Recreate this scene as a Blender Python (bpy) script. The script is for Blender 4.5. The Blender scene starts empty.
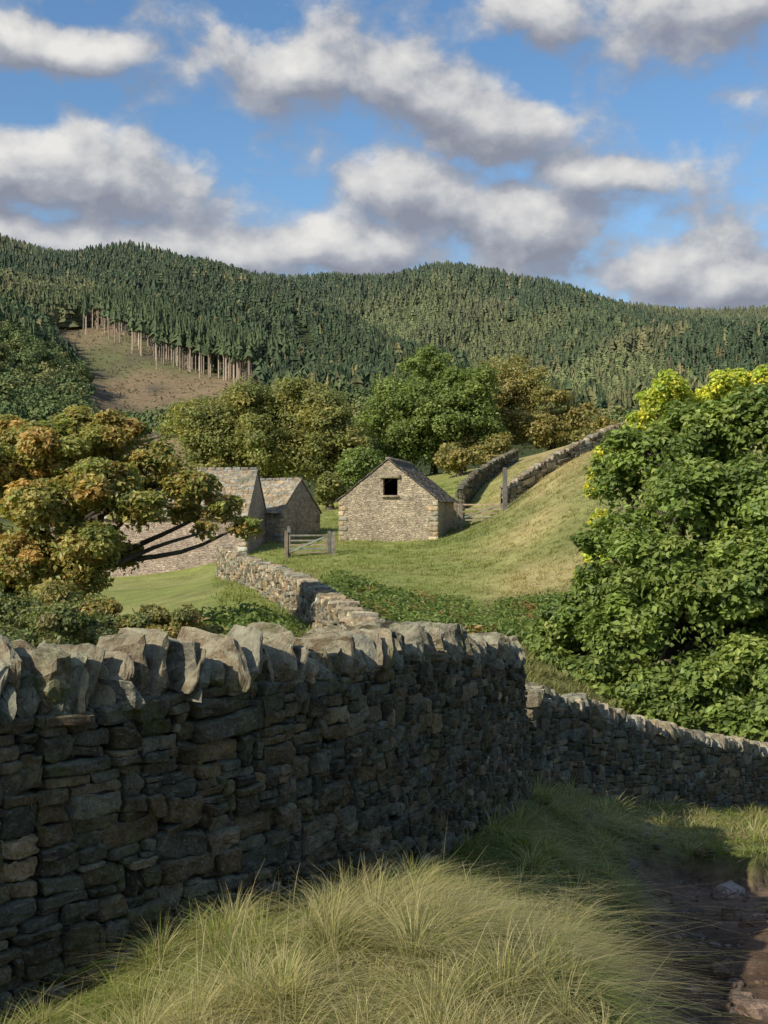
import bpy, math, numpy as np
rng=np.random.default_rng(11)
F=1200.0
def W(px,py,d): return ((px-384)/F*d, d, (512-py)/F*d)
scene=bpy.context.scene
scene.view_settings.view_transform='Standard'
scene.view_settings.look='None'
scene.view_settings.exposure=0
# ------------------------------------------------------------ helpers
def vnoise(p,seed=0):
    p=np.asarray(p,dtype=float); i=np.floor(p).astype(np.int64); f=p-i; f=f*f*(3-2*f)
    def h(a,b,c):
        n=(a*374761393+b*668265263+c*1442695041+seed*1274126177)&0xffffffff
        n=((n^(n>>13))*1274126177)&0xffffffff
        n=((n^(n>>15))*2246822519)&0xffffffff
        return ((n^(n>>16))&0xffff)/32767.5-1
    r=0
    for dx in (0,1):
        wx=f[...,0] if dx else 1-f[...,0]
        for dy in (0,1):
            wy=f[...,1] if dy else 1-f[...,1]
            for dz in (0,1):
                wz=f[...,2] if dz else 1-f[...,2]
                r=r+wx*wy*wz*h(i[...,0]+dx,i[...,1]+dy,i[...,2]+dz)
    return r
def n2(x,y,s,seed=0,oct=3):
    r=0;a=1;t=0
    for k in range(oct):
        r=r+a*vnoise(np.stack([x/s*2**k,y/s*2**k,np.zeros_like(x)+k*7.3],-1),seed+k); t+=a; a*=.5
    return r/t
def sstep(a,b,x):
    t=np.clip((x-a)/(b-a),0,1); return t*t*(3-2*t)
def nrm(v): return v/np.maximum(np.linalg.norm(v,axis=-1,keepdims=True),1e-9)
class Bld:
    def __init__(s): s.V=[];s.F={3:[],4:[]};s.C=[];s.n=0
    def add(s,v,f,c):
        v=np.asarray(v,dtype=np.float32).reshape(-1,3); f=np.asarray(f)
        c=np.asarray(c,dtype=np.float32)
        if c.ndim==1: c=np.broadcast_to(c,(len(v),3))
        s.V.append(v);s.C.append(c.reshape(-1,3));s.F[f.shape[1]].append(f+s.n);s.n+=len(v)
    def build(s,name,mat,parent=None,smooth=False):
        v=np.concatenate(s.V);c=np.concatenate(s.C)
        me=bpy.data.meshes.new(name)
        loops=[];tot=[]
        for k in (3,4):
            if s.F[k]:
                f=np.concatenate(s.F[k]);loops.append(f.ravel());tot.append(np.full(len(f),k))
        loops=np.concatenate(loops).astype(np.int32);tot=np.concatenate(tot).astype(np.int32)
        me.vertices.add(len(v));me.vertices.foreach_set('co',v.ravel())
        me.loops.add(len(loops));me.loops.foreach_set('vertex_index',loops)
        st=np.concatenate([[0],np.cumsum(tot)[:-1]]).astype(np.int32)
        me.polygons.add(len(tot));me.polygons.foreach_set('loop_start',st);me.polygons.foreach_set('loop_total',tot)
        me.polygons.foreach_set('use_smooth',np.full(len(tot),smooth))
        me.update(calc_edges=True)
        at=me.color_attributes.new('Col','FLOAT_COLOR','POINT')
        at.data.foreach_set('color',np.concatenate([c,np.ones((len(c),1),np.float32)],1).astype(np.float32).ravel())
        me.materials.append(mat)
        o=bpy.data.objects.new(name,me);scene.collection.objects.link(o)
        if parent: o.parent=parent
        return o
def empty(name,loc=(0,0,0),rz=0):
    e=bpy.data.objects.new(name,None);scene.collection.objects.link(e);e.location=loc;e.rotation_euler=(0,0,rz);return e
# ------------------------------------------------------------ materials
def newmat(name):
    m=bpy.data.materials.new(name);m.use_nodes=True;nt=m.node_tree
    for n in list(nt.nodes): nt.nodes.remove(n)
    return m,nt
def N(nt,t,**k):
    n=nt.nodes.new(t)
    for a,b in k.items(): setattr(n,a,b)
    return n
def L(nt,a,b): nt.links.new(a,b)
def mixc(nt,fac,a,b,bt='MIX'):
    n=nt.nodes.new('ShaderNodeMix');n.data_type='RGBA';n.blend_type=bt
    for idx,v in ((0,fac),(6,a),(7,b)):
        if hasattr(v,'is_linked'): L(nt,v,n.inputs[idx])
        else: n.inputs[idx].default_value=v if idx==0 else (tuple(v)+(1,))[:4]
    return n.outputs[2]
def mth(nt,op,a,b=None,c=None,clamp=False):
    n=nt.nodes.new('ShaderNodeMath');n.operation=op;n.use_clamp=clamp
    for i,v in enumerate((a,b,c)):
        if v is None: continue
        if hasattr(v,'is_linked'): L(nt,v,n.inputs[i])
        else: n.inputs[i].default_value=v
    return n.outputs[0]
def ramp(nt,fac,stops):
    n=nt.nodes.new('ShaderNodeValToRGB');e=n.color_ramp.elements
    while len(e)<len(stops): e.new(.5)
    for i,(p,c) in enumerate(stops):
        e[i].position=p;e[i].color=(c,c,c,1) if isinstance(c,(int,float)) else tuple(c)+(1,)
    L(nt,fac,n.inputs[0]);return n.outputs[0]
def noise(nt,vec,scale,detail=4,rough=.55,dist=0):
    n=N(nt,'ShaderNodeTexNoise');n.inputs['Scale'].default_value=scale;n.inputs['Detail'].default_value=detail
    n.inputs['Roughness'].default_value=rough;n.inputs['Distortion'].default_value=dist
    L(nt,vec,n.inputs['Vector']);return n.outputs['Fac']
def leaf_mat(name,trans=.3,rough=.55,spec=.3):
    m,nt=newmat(name)
    a=N(nt,'ShaderNodeAttribute',attribute_name='Col')
    p=N(nt,'ShaderNodeBsdfPrincipled');p.inputs['Roughness'].default_value=rough;p.inputs['Specular IOR Level'].default_value=spec
    L(nt,a.outputs['Color'],p.inputs['Base Color'])
    t=N(nt,'ShaderNodeBsdfTranslucent');L(nt,mixc(nt,1.0,a.outputs['Color'],(1.5,1.55,.8),'MULTIPLY'),t.inputs['Color'])
    mx=N(nt,'ShaderNodeMixShader');mx.inputs[0].default_value=trans
    L(nt,p.outputs[0],mx.inputs[1]);L(nt,t.outputs[0],mx.inputs[2])
    o=N(nt,'ShaderNodeOutputMaterial');L(nt,mx.outputs[0],o.inputs['Surface']);return m
def rough_mat(name,s1,s2,bump,bd,lichen=0,top=0,moss_sun=(.2,.22,.12),tramp=(.25,.8),lcol=(.36,.35,.25)):
    m,nt=newmat(name)
    tc=N(nt,'ShaderNodeTexCoord').outputs['Object']
    a=N(nt,'ShaderNodeAttribute',attribute_name='Col').outputs['Color']
    f1=noise(nt,tc,s1,6,.6);f2=noise(nt,tc,s2,8,.65)
    c=mixc(nt,1.0,a,mixc(nt,1,ramp(nt,f1,[(.25,.5),(.75,1.45)]),ramp(nt,f2,[(.3,.5),(.7,1.45)]),'MULTIPLY'),'MULTIPLY')
    if lichen:
        l=ramp(nt,noise(nt,tc,s1*1.7,7,.7,.4),[(.54,0),(.63,1)])
        l=mth(nt,'MULTIPLY',l,lichen)
        c=mixc(nt,l,c,lcol)
        l=ramp(nt,noise(nt,tc,s1*.4,7,.75,.6),[(.52,0),(.63,1)])
        c=mixc(nt,mth(nt,'MULTIPLY',l,min(1,lichen*1.3)),c,(.11,.125,.045))
        l=ramp(nt,noise(nt,tc,s1*5,4,.7,.2),[(.64,0),(.68,1)])
        c=mixc(nt,mth(nt,'MULTIPLY',l,min(1,lichen*1.2)),c,(.42,.42,.36))
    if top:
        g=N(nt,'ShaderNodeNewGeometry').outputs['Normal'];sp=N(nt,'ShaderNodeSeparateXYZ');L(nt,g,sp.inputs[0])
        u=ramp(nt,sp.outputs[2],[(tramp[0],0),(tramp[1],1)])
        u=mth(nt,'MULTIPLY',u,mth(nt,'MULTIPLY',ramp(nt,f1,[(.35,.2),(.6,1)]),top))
        c=mixc(nt,u,c,moss_sun)  # up-facing tint
    p=N(nt,'ShaderNodeBsdfPrincipled');p.inputs['Roughness'].default_value=.9;p.inputs['Specular IOR Level'].default_value=.12
    L(nt,c,p.inputs['Base Color'])
    b=N(nt,'ShaderNodeBump');b.inputs['Strength'].default_value=bump;b.inputs['Distance'].default_value=bd
    L(nt,mth(nt,'ADD',f2,mth(nt,'MULTIPLY',f1,1.5)),b.inputs['Height']);L(nt,b.outputs[0],p.inputs['Normal'])
    o=N(nt,'ShaderNodeOutputMaterial');L(nt,p.outputs[0],o.inputs['Surface']);return m
M_leaf=leaf_mat('foliage',.38,.5,.35); M_grass=leaf_mat('grass_blades',.35,.6,.2); M_far=leaf_mat('forest_foliage',.12,.8,.1)
M_stone=rough_mat('gritstone',9,60,1.0,.02,lichen=.42,top=.5,moss_sun=(.30,.29,.19),tramp=(.5,.95),lcol=(.27,.25,.17))
M_cope=rough_mat('gritstone_cope_lichen_sunlit',9,60,1.0,.025,lichen=.6,top=.75,moss_sun=(.46,.43,.29),tramp=(.15,.8))  # pale tops are lichen plus sunlight painted into the colour
M_stonefar=rough_mat('gritstone_weathered',3,14,1.0,.04,lichen=.4,top=.3,moss_sun=(.3,.28,.2))
M_core=rough_mat('wall_hearting',9,40,.8,.02)
M_bark=rough_mat('bark',3,18,1.0,.03)
M_wood=rough_mat('weathered_wood',4,30,.5,.01)
M_slate=rough_mat('stone_slate',3,20,.6,.02,lichen=.3)
# ------------------------------------------------------------ terrain
cp=[]
def P(x,y,z): cp.append((x,y,z))
def Q(px,py,d): cp.append(W(px,py,d))
for p in [(0,0,-1.6),(-3,0,-1.65),(2.5,0,-2.0),(0,-5,-1.5),(-8,-6,-1.4),(8,-6,-2.4),(0,2,-1.6),
          (-3.0,3.8,-2.1),(-1.67,5.1,-2.13),(-.48,6.8,-2.24),(.26,8.8,-2.45),(.9,11,-2.7),(1.38,13.3,-3.0),
          (.2,3.75,-1.70),(-.35,4.6,-1.74),(.3,5,-1.80),(-.9,4.0,-1.88),(.35,6.6,-2.12),(.95,9,-2.48),(1.6,12,-2.95),
          (.85,3.75,-1.85),(1.1,6,-2.5),(1.2,8,-2.7),(.85,5,-2.05),(1.4,5.2,-2.75),(1.4,4,-2.45),
          (2.1,7.2,-3.15),(2.1,5,-3.1),(3.3,10,-3.45),(2.2,9.2,-3.4),(3.0,12,-3.72),(2.7,13.4,-3.65),(4,3,-3.1),(6,8,-3.3),(5,11,-3.55),(9,14,-3.9),(5.3,17,-4.45),(2.0,10.8,-3.3),(4.2,13.5,-3.85),
          (1.9,15,-3.35),(4.2,18.3,-4.4),(7,22,-5.3),(11,27,-6.2),
          (-2.2,7.3,-2.4),(-1,9.5,-2.6),(-6,9,-2.9),(-3,14,-3.0),(0,14,-3.0),(2,18,-3.6),(-8,22,-3.7),(-12,30,-4.2),
          (-.3,22,-3.0),(-2.45,35,-2.92),(-6.4,50,-2.7)]: P(*p)
for q in [(280,640,25),(190,600,42),(225,578,52),(340,592,42),(312,557,66),(338,541,72),(388,541,71),(442,535,73),(455,522,80),(450,562,58),(400,572,55),
          (550,520,60),(590,472,66),(520,560,55),(500,605,47),(430,622,38),(400,603,45),(520,642,33),(600,665,36),(650,700,28),(560,660,28),
          (620,560,50),(700,500,58),(768,470,60),(800,600,40),
          (505,506,75),(550,474,78),(605,446,82),(660,430,86),(500,482,90),(540,461,95),(480,470,105),(560,447,110),(640,430,115),
          (185,576,66),(120,590,62),(250,535,78),(300,525,85),(200,510,100),(280,503,112),(400,480,116),(60,560,80),(0,540,100),
          (100,520,180),(300,500,180),(500,495,180),(700,480,180),(0,500,180),
          (0,395,300),(10,350,400),(165,432,345),(235,405,390),(60,352,500),(110,338,540),(150,360,480),(240,392,430),(110,395,410),
          (0,310,600),(100,308,720),(30,280,950),(150,295,900),(250,345,600),(300,385,450),(300,320,820),(400,388,430),(400,335,800),
          (560,402,410),(560,350,650),(640,420,360),(700,365,650),(768,372,520),(768,332,950),(640,335,950),(500,320,950),(200,430,250),(400,445,260),(600,450,260),(760,430,260)]: Q(*q)
for px,py,d in [(-400,235,1300),(-150,235,1300),(0,246,1300),(120,265,1300),(240,287,1250),(330,290,1300),(430,292,1300),(470,289,1350),(560,307,1400),(620,313,1400),(690,323,1400),(768,313,1350),(900,312,1350),(1200,290,1300)]:
    Q(px,py,d)
for px in (-300,0,250,500,768,1100):
    P((px-384)/F*2300,2300,230);P((px-384)/F*5000,5000,250)
for az in (45,80,120,180,240,280,315):
    a=math.radians(az)
    for r,z in ((14,-2.6),(60,-1),(300,15),(1400,200),(5000,200)): P(math.sin(a)*r,math.cos(a)*r,z)
cp=np.array(cp)
def warp(x,y):
    r=np.sqrt(x*x+y*y)+1e-6; l=np.log1p(r/4)
    return np.stack([x/r*l,y/r*l],-1),r
cw,cr=warp(cp[:,0],cp[:,1]);ct=cp[:,2]/(cr+4)
c0=.10
def phi(a,b):
    d2=((a[:,None,:]-b[None])**2).sum(-1);return np.sqrt(d2+c0*c0)
n=len(cw);A=np.zeros((n+1,n+1));A[:n,:n]=phi(cw,cw)-1e-4*np.eye(n);A[:n,n]=1;A[n,:n]=1
sol=np.linalg.solve(A,np.concatenate([ct,[0]]))
track=np.array([(1.95,4.0),(2.15,7.2),(2.7,9.5),(3.05,11.5),(3.3,13.0)])
track2=np.array([(2.9,11.4),(4.2,12.2),(5.6,13.4)])
def dist_poly(x,y,pl):
    best=np.full(x.shape,1e9)
    for (ax,ay),(bx,by) in zip(pl[:-1],pl[1:]):
        t=np.clip(((x-ax)*(bx-ax)+(y-ay)*(by-ay))/((bx-ax)**2+(by-ay)**2),0,1)
        best=np.minimum(best,np.hypot(x-ax-t*(bx-ax),y-ay-t*(by-ay)))
    return best
def dtrack(x,y): return np.minimum(dist_poly(x,y,track)-.22,dist_poly(x,y,track2)-.25)
def dirt(x,y):
    d=dtrack(x,y)+.28*n2(x,y,.9,50,4)
    return 1-sstep(.42,.62,d)
spur=np.array([((px-384)/F*d,d) for px,d in [(140,1000),(235,760),(320,600),(400,500),(450,430)]])
vale=np.array([((px-384)/F*d,d) for px,d in [(270,1050),(380,800),(480,640),(560,480),(620,380)]])
spur2=np.array([((px-384)/F*d,d) for px,d in [(430,1150),(560,950),(680,720),(760,560)]])
def H(x,y):
    x=np.atleast_1d(np.asarray(x,float));y=np.atleast_1d(np.asarray(y,float));sh=x.shape
    xf=x.ravel();yf=y.ravel();w,r=warp(xf,yf);o=np.empty(len(xf))
    for i in range(0,len(xf),20000):
        s=slice(i,i+20000);o[s]=phi(w[s],cw)@sol[:n]+sol[n]
    z=o*(r+4)
    near=1-sstep(18,40,r)
    z+=near*(.075*n2(xf,yf,.75,3)+.025*n2(xf,yf,.22,9,2))
    z+=sstep(20,40,r)*(1-sstep(150,250,r))*(.16*n2(xf,yf,5,5))
    far=sstep(280,600,r)
    z+=far*(14*n2(xf,yf,210,8,2)+3*n2(xf,yf,50,18,2))
    fa=sstep(360,560,r)
    z+=fa*(20*np.exp(-(dist_poly(xf,yf,spur)/55)**2)-26*np.exp(-(dist_poly(xf,yf,vale)/75)**2)+20*np.exp(-(dist_poly(xf,yf,spur2)/60)**2))
    z-=.3*dirt(xf,yf)*near
    return z.reshape(sh)
def h1(x,y): return float(H(x,y)[0])
clear_poly=np.array([((px-384)/F*d,d) for px,d in [(45,520),(105,545),(158,478),(258,425),(262,385),(240,300),(200,200),(80,200),(88,330),(92,400),(60,450)]])
def inpoly(x,y,pl):
    ins=np.zeros(x.shape,bool);j=len(pl)-1
    for i in range(len(pl)):
        xi,yi=pl[i];xj,yj=pl[j]
        c=((yi>y)!=(yj>y))&(x<(xj-xi)*(y-yi)/(yj-yi+1e-12)+xi);ins^=c;j=i
    return ins
az=np.concatenate([np.linspace(-180,-40,70,endpoint=False),np.linspace(-40,-20,50,endpoint=False),np.linspace(-20,20,420,endpoint=False),np.linspace(20,40,50,endpoint=False),np.linspace(40,180,70,endpoint=False)])
az=np.radians(az);rr=np.concatenate([[.25],np.geomspace(.8,30,190,endpoint=False),np.geomspace(30,6500,170)])
R,AZ=np.meshgrid(rr,az,indexing='ij');X=np.sin(AZ)*R;Y=np.cos(AZ)*R
Z=H(X,Y)
def mixv(a,b,t): return a*(1-t[...,None])+np.array(b)*t[...,None]
def ground_col(X,Y):
    R=np.hypot(X,Y);c=np.zeros(X.shape+(3,))+np.array((.14,.165,.045))
    s=sstep(-.2,.5,n2(X,Y,1.6,31));c=mixv(c,(.25,.22,.10),s*(1-sstep(20,30,R))*.7)
    f=sstep(22,32,R);c=mixv(c,(.26,.285,.085),f)
    pxw=X/np.maximum(Y,1)
    dry=f*sstep(.05,.13,pxw+.03*n2(X,Y,9,61))*sstep(-.3,.35,n2(X,Y,7,62)+.4);c=mixv(c,(.42,.345,.155),dry)
    c=mixv(c,(.35,.32,.13),f*sstep(.0,.5,n2(X,Y,3.5,64))*.5)
    c=mixv(c,(.16,.20,.055),f*sstep(.05,.5,n2(X,Y,6,66))*.65)
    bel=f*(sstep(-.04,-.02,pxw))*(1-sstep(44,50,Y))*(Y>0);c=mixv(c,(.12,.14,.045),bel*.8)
    c=mixv(c,(.25,.165,.115),dirt(X,Y))
    c=mixv(c,(.14,.095,.065),dirt(X,Y)*sstep(-.1,.35,n2(X,Y,.5,77)))
    far=sstep(125,170,R);c=mixv(c,(.06,.075,.03),far)
    cl=inpoly(X,Y,clear_poly)&(Y>0);cc=mixv(np.zeros(X.shape+(3,))+np.array((.25,.185,.11)),(.15,.155,.07),sstep(-.05,.45,n2(X,Y,35,70)))
    cc=mixv(cc,(.12,.10,.07),sstep(.0,.5,n2(X,Y,10,71)))
    c[cl]=cc[cl]
    return c
G=Bld();nr,na=R.shape
i=np.arange(nr-1)[:,None]*na;j=np.arange(na)[None];j2=(j+1)%na
q=np.stack([i+j,i+j2,i+na+j2,i+na+j],-1).reshape(-1,4)[:,::-1]
V=np.stack([X,Y,Z],-1).reshape(-1,3)
G.add(V,q,ground_col(X,Y).reshape(-1,3))
G.add(np.concatenate([V[:na],[[0,0,h1(0,0)]]]),np.stack([np.arange(na),(np.arange(na)+1)%na,np.full(na,na)],-1)[:,::-1],np.array((.15,.17,.05)))
m,nt=newmat('ground_grass_and_soil')
tc=N(nt,'ShaderNodeTexCoord').outputs['Object'];a=N(nt,'ShaderNodeAttribute',attribute_name='Col').outputs['Color']
f1=noise(nt,tc,.6,8,.7);f2=noise(nt,tc,9,8,.7);f3=noise(nt,tc,45,4,.6)
cc=mixc(nt,1,a,mixc(nt,1,ramp(nt,f1,[(.3,.68),(.7,1.3)]),ramp(nt,f2,[(.3,.55),(.7,1.4)]),'MULTIPLY'),'MULTIPLY')
p=N(nt,'ShaderNodeBsdfPrincipled');p.inputs['Roughness'].default_value=1;p.inputs['Specular IOR Level'].default_value=.1
L(nt,cc,p.inputs['Base Color']);b=N(nt,'ShaderNodeBump');b.inputs['Strength'].default_value=1;b.inputs['Distance'].default_value=.07
L(nt,mth(nt,'ADD',f2,mth(nt,'MULTIPLY',f3,.3)),b.inputs['Height']);L(nt,b.outputs[0],p.inputs['Normal'])
o=N(nt,'ShaderNodeOutputMaterial');L(nt,p.outputs[0],o.inputs['Surface'])
G.build('ground',m,smooth=True)
# ------------------------------------------------------------ stones
def cube_grid(k):
    idx={};vs=[];fs=[]
    def vid(p):
        if p not in idx: idx[p]=len(vs);vs.append(p)
        return idx[p]
    for ax in range(3):
        for sgn in (0,k):
            for u in range(k):
                for v in range(k):
                    def mk(a,b):
                        q=[0,0,0];q[ax]=sgn;q[(ax+1)%3]=a;q[(ax+2)%3]=b;return tuple(q)
                    f=[vid(mk(u,v)),vid(mk(u+1,v)),vid(mk(u+1,v+1)),vid(mk(u,v+1))]
                    fs.append(f if sgn else f[::-1])
    return np.array(vs)*2./k-1,np.array(fs)
def stones(B,cen,axes,half,col,k=5,pn=6,cj=.22,na_=.05,seed=0,taper=0):
    q,f=cube_grid(k);Nn=len(cen)
    pp=rng.uniform(pn*.7,pn*1.6,(Nn,1,1))
    v=q[None]/((np.abs(q[None])**pp).sum(-1,keepdims=True)**(1/pp))
    cj_=rng.uniform(-cj,cj,(Nn,2,2,2,3))
    u=(v+1)/2;off=0
    for a in (0,1):
        for b in (0,1):
            for c in (0,1):
                w=(u[...,0] if a else 1-u[...,0])*(u[...,1] if b else 1-u[...,1])*(u[...,2] if c else 1-u[...,2])
                off=off+w[...,None]*cj_[:,a,b,c][:,None,:]
    v=v+off
    if taper:
        tp=1-taper*rng.uniform(.3,1.2,(Nn,1))*np.clip((v[...,2]+.2)/1.2,0,1);v[...,0]*=tp;v[...,1]*=(tp+1)/2
    v=v*half[:,None,:]
    if na_>0:
        sd=rng.uniform(0,500,(Nn,1,3));dd=np.stack([vnoise(v*11+sd+k_*37,seed+k_) for k_ in range(3)],-1)
        d2=np.stack([vnoise(v*40+sd+k_*37,seed+k_+9) for k_ in range(3)],-1)
        v=v+(dd*.5+d2*.5)*np.minimum(half.min(1)[:,None,None]*2.2,.1)*na_*4
    wv=np.einsum('nvk,nkj->nvj',v,axes)+cen[:,None,:]
    ff=(f[None]+np.arange(Nn)[:,None,None]*len(q)).reshape(-1,4)
    B.add(wv.reshape(-1,3),ff,np.repeat(col,len(q),0))
def stone_cols(Nn,base=(.17,.155,.125),var=.4):
    b=np.array(base)*np.exp(rng.normal(0,var*.75,(Nn,1)))
    t=rng.random((Nn,1));b=b*(1+(t-.5)*np.array([[.35,.0,-.35]]))
    return np.clip(b,.02,.6)
def build_wall(name,pts,us,ut,w0,w1,cope_h,k,kback,cope_w=(.05,.13),base=(.17,.155,.125),smooth=False,sides=(1,-1),mat=None,cmat=None,lean=.28,copek=1.5,cj=.13,ccj=.33,taper=0,hv=(.65,1.25)):
    pts=np.array(pts);d=np.r_[0,np.cumsum(np.hypot(*np.diff(pts[:,:2],axis=0).T))]
    s=np.arange(0,d[-1],.1);P3=np.stack([np.interp(s,d,pts[:,i]) for i in range(3)],-1)
    kk=min(15,len(s)//3*2+1);pad=kk//2
    for _ in range(2):
        Pp=np.concatenate([2*P3[:1]-P3[1:pad+1][::-1],P3,2*P3[-1:]-P3[-pad-1:-1][::-1]])
        P3=np.stack([np.convolve(Pp[:,i],np.ones(kk)/kk,'valid') for i in range(3)],-1)
    zb=H(P3[:,0],P3[:,1]);zb=np.convolve(np.pad(zb,10,'edge'),np.ones(21)/21,'valid')-.08
    T=nrm(np.gradient(P3[:,:2],axis=0));Nn_=np.stack([T[:,1],-T[:,0]],-1)
    zt=P3[:,2]-cope_h+.035*n2(s,s*0,1.1,5,2)
    def at(arr,ss): return np.stack([np.interp(ss,s,arr[:,i]) for i in range(arr.shape[1])],-1) if arr.ndim>1 else np.interp(ss,s,arr)
    e=empty(name)
    Lw=s[-1];B=Bld();hmax=(zt-zb).max()
    for side in sides:
        nS=int(Lw/us);nT=max(4,int(round(hmax/ut)));occ=np.zeros((nT,nS),bool);st=[]
        for t in range(nT):
            x=0
            while x<nS:
                if occ[t,x]: x+=1;continue
                hgt=rng.choice([1,2,3,4,5,6],p=[.12,.3,.26,.18,.1,.04]);wid=int(rng.integers(2,5)+hgt*rng.uniform(.5,2.4))
                wmax=0
                while x+wmax<nS and not occ[t,x+wmax] and wmax<wid: wmax+=1
                hgt=min(hgt,nT-t)
                if nT-t-hgt==1: hgt+=1
                hh=1
                while hh<hgt and not occ[t+hh,x:x+wmax].any(): hh+=1
                occ[t:t+hh,x:x+wmax]=True;st.append((x,x+wmax,t,t+hh));x+=wmax
        st=np.array(st,float)
        sc=(st[:,0]+st[:,1])/2*us;f0=st[:,2]/nT;f1_=st[:,3]/nT;fc=(f0+f1_)/2
        pc=at(P3,sc);b_=at(zb,sc);t_=at(zt,sc);n_=nrm(at(Nn_,sc));tt=nrm(at(T,sc))
        z=b_+(t_-b_)*fc+.022*n2(sc,fc*3,.8,77,2)*(fc<.93)
        half=np.stack([(st[:,1]-st[:,0])*us/2*1.0,np.full(len(st),.11)+us*.6,(f1_-f0)*(t_-b_)/2*1.0],-1)
        hw=w0+(w1-w0)*fc
        dep=hw-half[:,1]+rng.normal(0,.015,len(st))*(us/.035)**.5
        cen=np.stack([pc[:,0]+n_[:,0]*dep*side,pc[:,1]+n_[:,1]*dep*side,z],-1)
        ax=np.zeros((len(st),3,3));yaw=rng.normal(0,.07,len(st));rol=rng.normal(0,.055,len(st))
        slope=np.gradient(P3[:,2],s);sl=at(slope,sc)*.6+rol
        tx=tt*np.cos(yaw)[:,None]+n_*np.sin(yaw)[:,None]
        ax[:,0,:2]=tx;ax[:,0,2]=sl;ax[:,0]=nrm(ax[:,0]);ax[:,1,0]=-tx[:,1];ax[:,1,1]=tx[:,0]
        ax[:,2]=np.cross(ax[:,0],ax[:,1])
        half[:,0]=np.maximum(half[:,0]-us*.04,.01);half[:,2]*=.98
        stones(B,cen,ax,half,stone_cols(len(st),base,.5),k if side==1 else kback,9,cj,.07)
    B.build('face_stones',mat or M_stone,e,smooth)
    B=Bld();x=0;cs=[];ws=[]
    while x<Lw:
        w=rng.uniform(*cope_w)*(1.6 if rng.random()<.12 else 1);cs.append(x+w/2);ws.append(w);x+=w*.92
    cs=np.array(cs);ws=np.array(ws);m_=len(cs)
    pc=at(P3,cs);t_=at(zt,cs);n_=nrm(at(Nn_,cs));tt=nrm(at(T,cs))
    hh=cope_h*rng.uniform(hv[0],hv[1],m_);ln=rng.normal(lean,.19,m_);yaw=rng.normal(0,.18,m_)
    ax=np.zeros((m_,3,3));tx=tt*np.cos(yaw)[:,None]+n_*np.sin(yaw)[:,None]
    nx=np.stack([tx[:,1],-tx[:,0]],-1)
    ax[:,0,:2]=tx*np.cos(ln)[:,None];ax[:,0,2]=-np.sin(ln)
    ax[:,1,:2]=-nx;ax[:,2]=np.cross(ax[:,0],ax[:,1])
    half=np.stack([ws/2*1.05,w1*rng.uniform(.75,1.12,m_),hh/2],-1)
    cen=np.concatenate([pc[:,:2]+n_*rng.normal(0,.03,(m_,1)),(t_+hh/2-.025)[:,None]],1)
    stones(B,cen,ax,half,stone_cols(m_,np.array(base)*copek,.45),max(k,3),10,ccj,.08,taper=taper)  # copek lightens the cope colour, partly standing in for sun on it
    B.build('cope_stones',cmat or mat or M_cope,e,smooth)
    B=Bld();ms=len(s)
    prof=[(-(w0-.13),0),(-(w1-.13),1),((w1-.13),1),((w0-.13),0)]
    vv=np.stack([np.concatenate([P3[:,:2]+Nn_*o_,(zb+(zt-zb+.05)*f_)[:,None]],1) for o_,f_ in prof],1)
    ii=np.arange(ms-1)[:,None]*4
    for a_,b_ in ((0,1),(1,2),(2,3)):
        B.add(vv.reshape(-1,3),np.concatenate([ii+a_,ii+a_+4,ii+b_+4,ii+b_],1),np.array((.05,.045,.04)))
    B.build('hearting',M_core,e);return e
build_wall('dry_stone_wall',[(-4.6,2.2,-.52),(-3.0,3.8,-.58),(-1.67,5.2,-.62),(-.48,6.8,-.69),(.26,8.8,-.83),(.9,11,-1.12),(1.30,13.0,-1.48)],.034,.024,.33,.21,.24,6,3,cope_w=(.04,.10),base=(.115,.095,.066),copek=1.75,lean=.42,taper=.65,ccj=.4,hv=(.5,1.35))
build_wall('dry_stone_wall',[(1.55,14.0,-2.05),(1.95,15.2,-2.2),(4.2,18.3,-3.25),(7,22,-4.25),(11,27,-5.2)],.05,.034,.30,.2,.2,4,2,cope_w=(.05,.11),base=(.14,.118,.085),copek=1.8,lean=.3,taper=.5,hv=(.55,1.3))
build_wall('dry_stone_wall',[(1.0,13,-1.95),(.3,18,-2.0),(-.26,22,-1.95),(-2.45,35,-1.83),(-6.6,51,-1.6),(-7.6,57,-1.5)],.10,.06,.38,.27,.18,3,2,cope_w=(.06,.14),base=(.27,.225,.155),mat=M_stonefar,copek=1.2)
build_wall('dry_stone_wall',[W(503,486,74),W(550,456,78),W(605,428,82),W(680,406,88)],.16,.10,.34,.24,.22,2,1,cope_w=(.12,.25),base=(.22,.19,.14),mat=M_stonefar,copek=1.1)
build_wall('dry_stone_wall',[W(460,486,84),W(476,470,91),W(500,456,98),W(516,449,103)],.18,.11,.34,.24,.22,2,1,cope_w=(.12,.25),base=(.10,.09,.065),mat=M_stonefar,copek=1.1)  # dark base colour carries the shade this wall stands in
# rubble in gully
B=Bld();m_=330
pt=track[rng.integers(0,5,m_)]+rng.normal(0,1,(m_,2))*np.array([.45,.9]);sz=rng.gamma(1.6,.014,m_)+.01
cen=np.concatenate([pt,(H(pt[:,0],pt[:,1])+sz*.08)[:,None]],1)
an=rng.uniform(0,6.28,m_);ax=np.zeros((m_,3,3));ax[:,0,0]=np.cos(an);ax[:,0,1]=np.sin(an);ax[:,1,0]=-np.sin(an);ax[:,1,1]=np.cos(an);ax[:,2,2]=1
stones(B,cen,ax,np.stack([sz*1.3,sz,sz*.6],-1),stone_cols(m_,(.19,.135,.10)),3,5,.3,.12)
B.build('rubble_stones',M_core)
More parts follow.
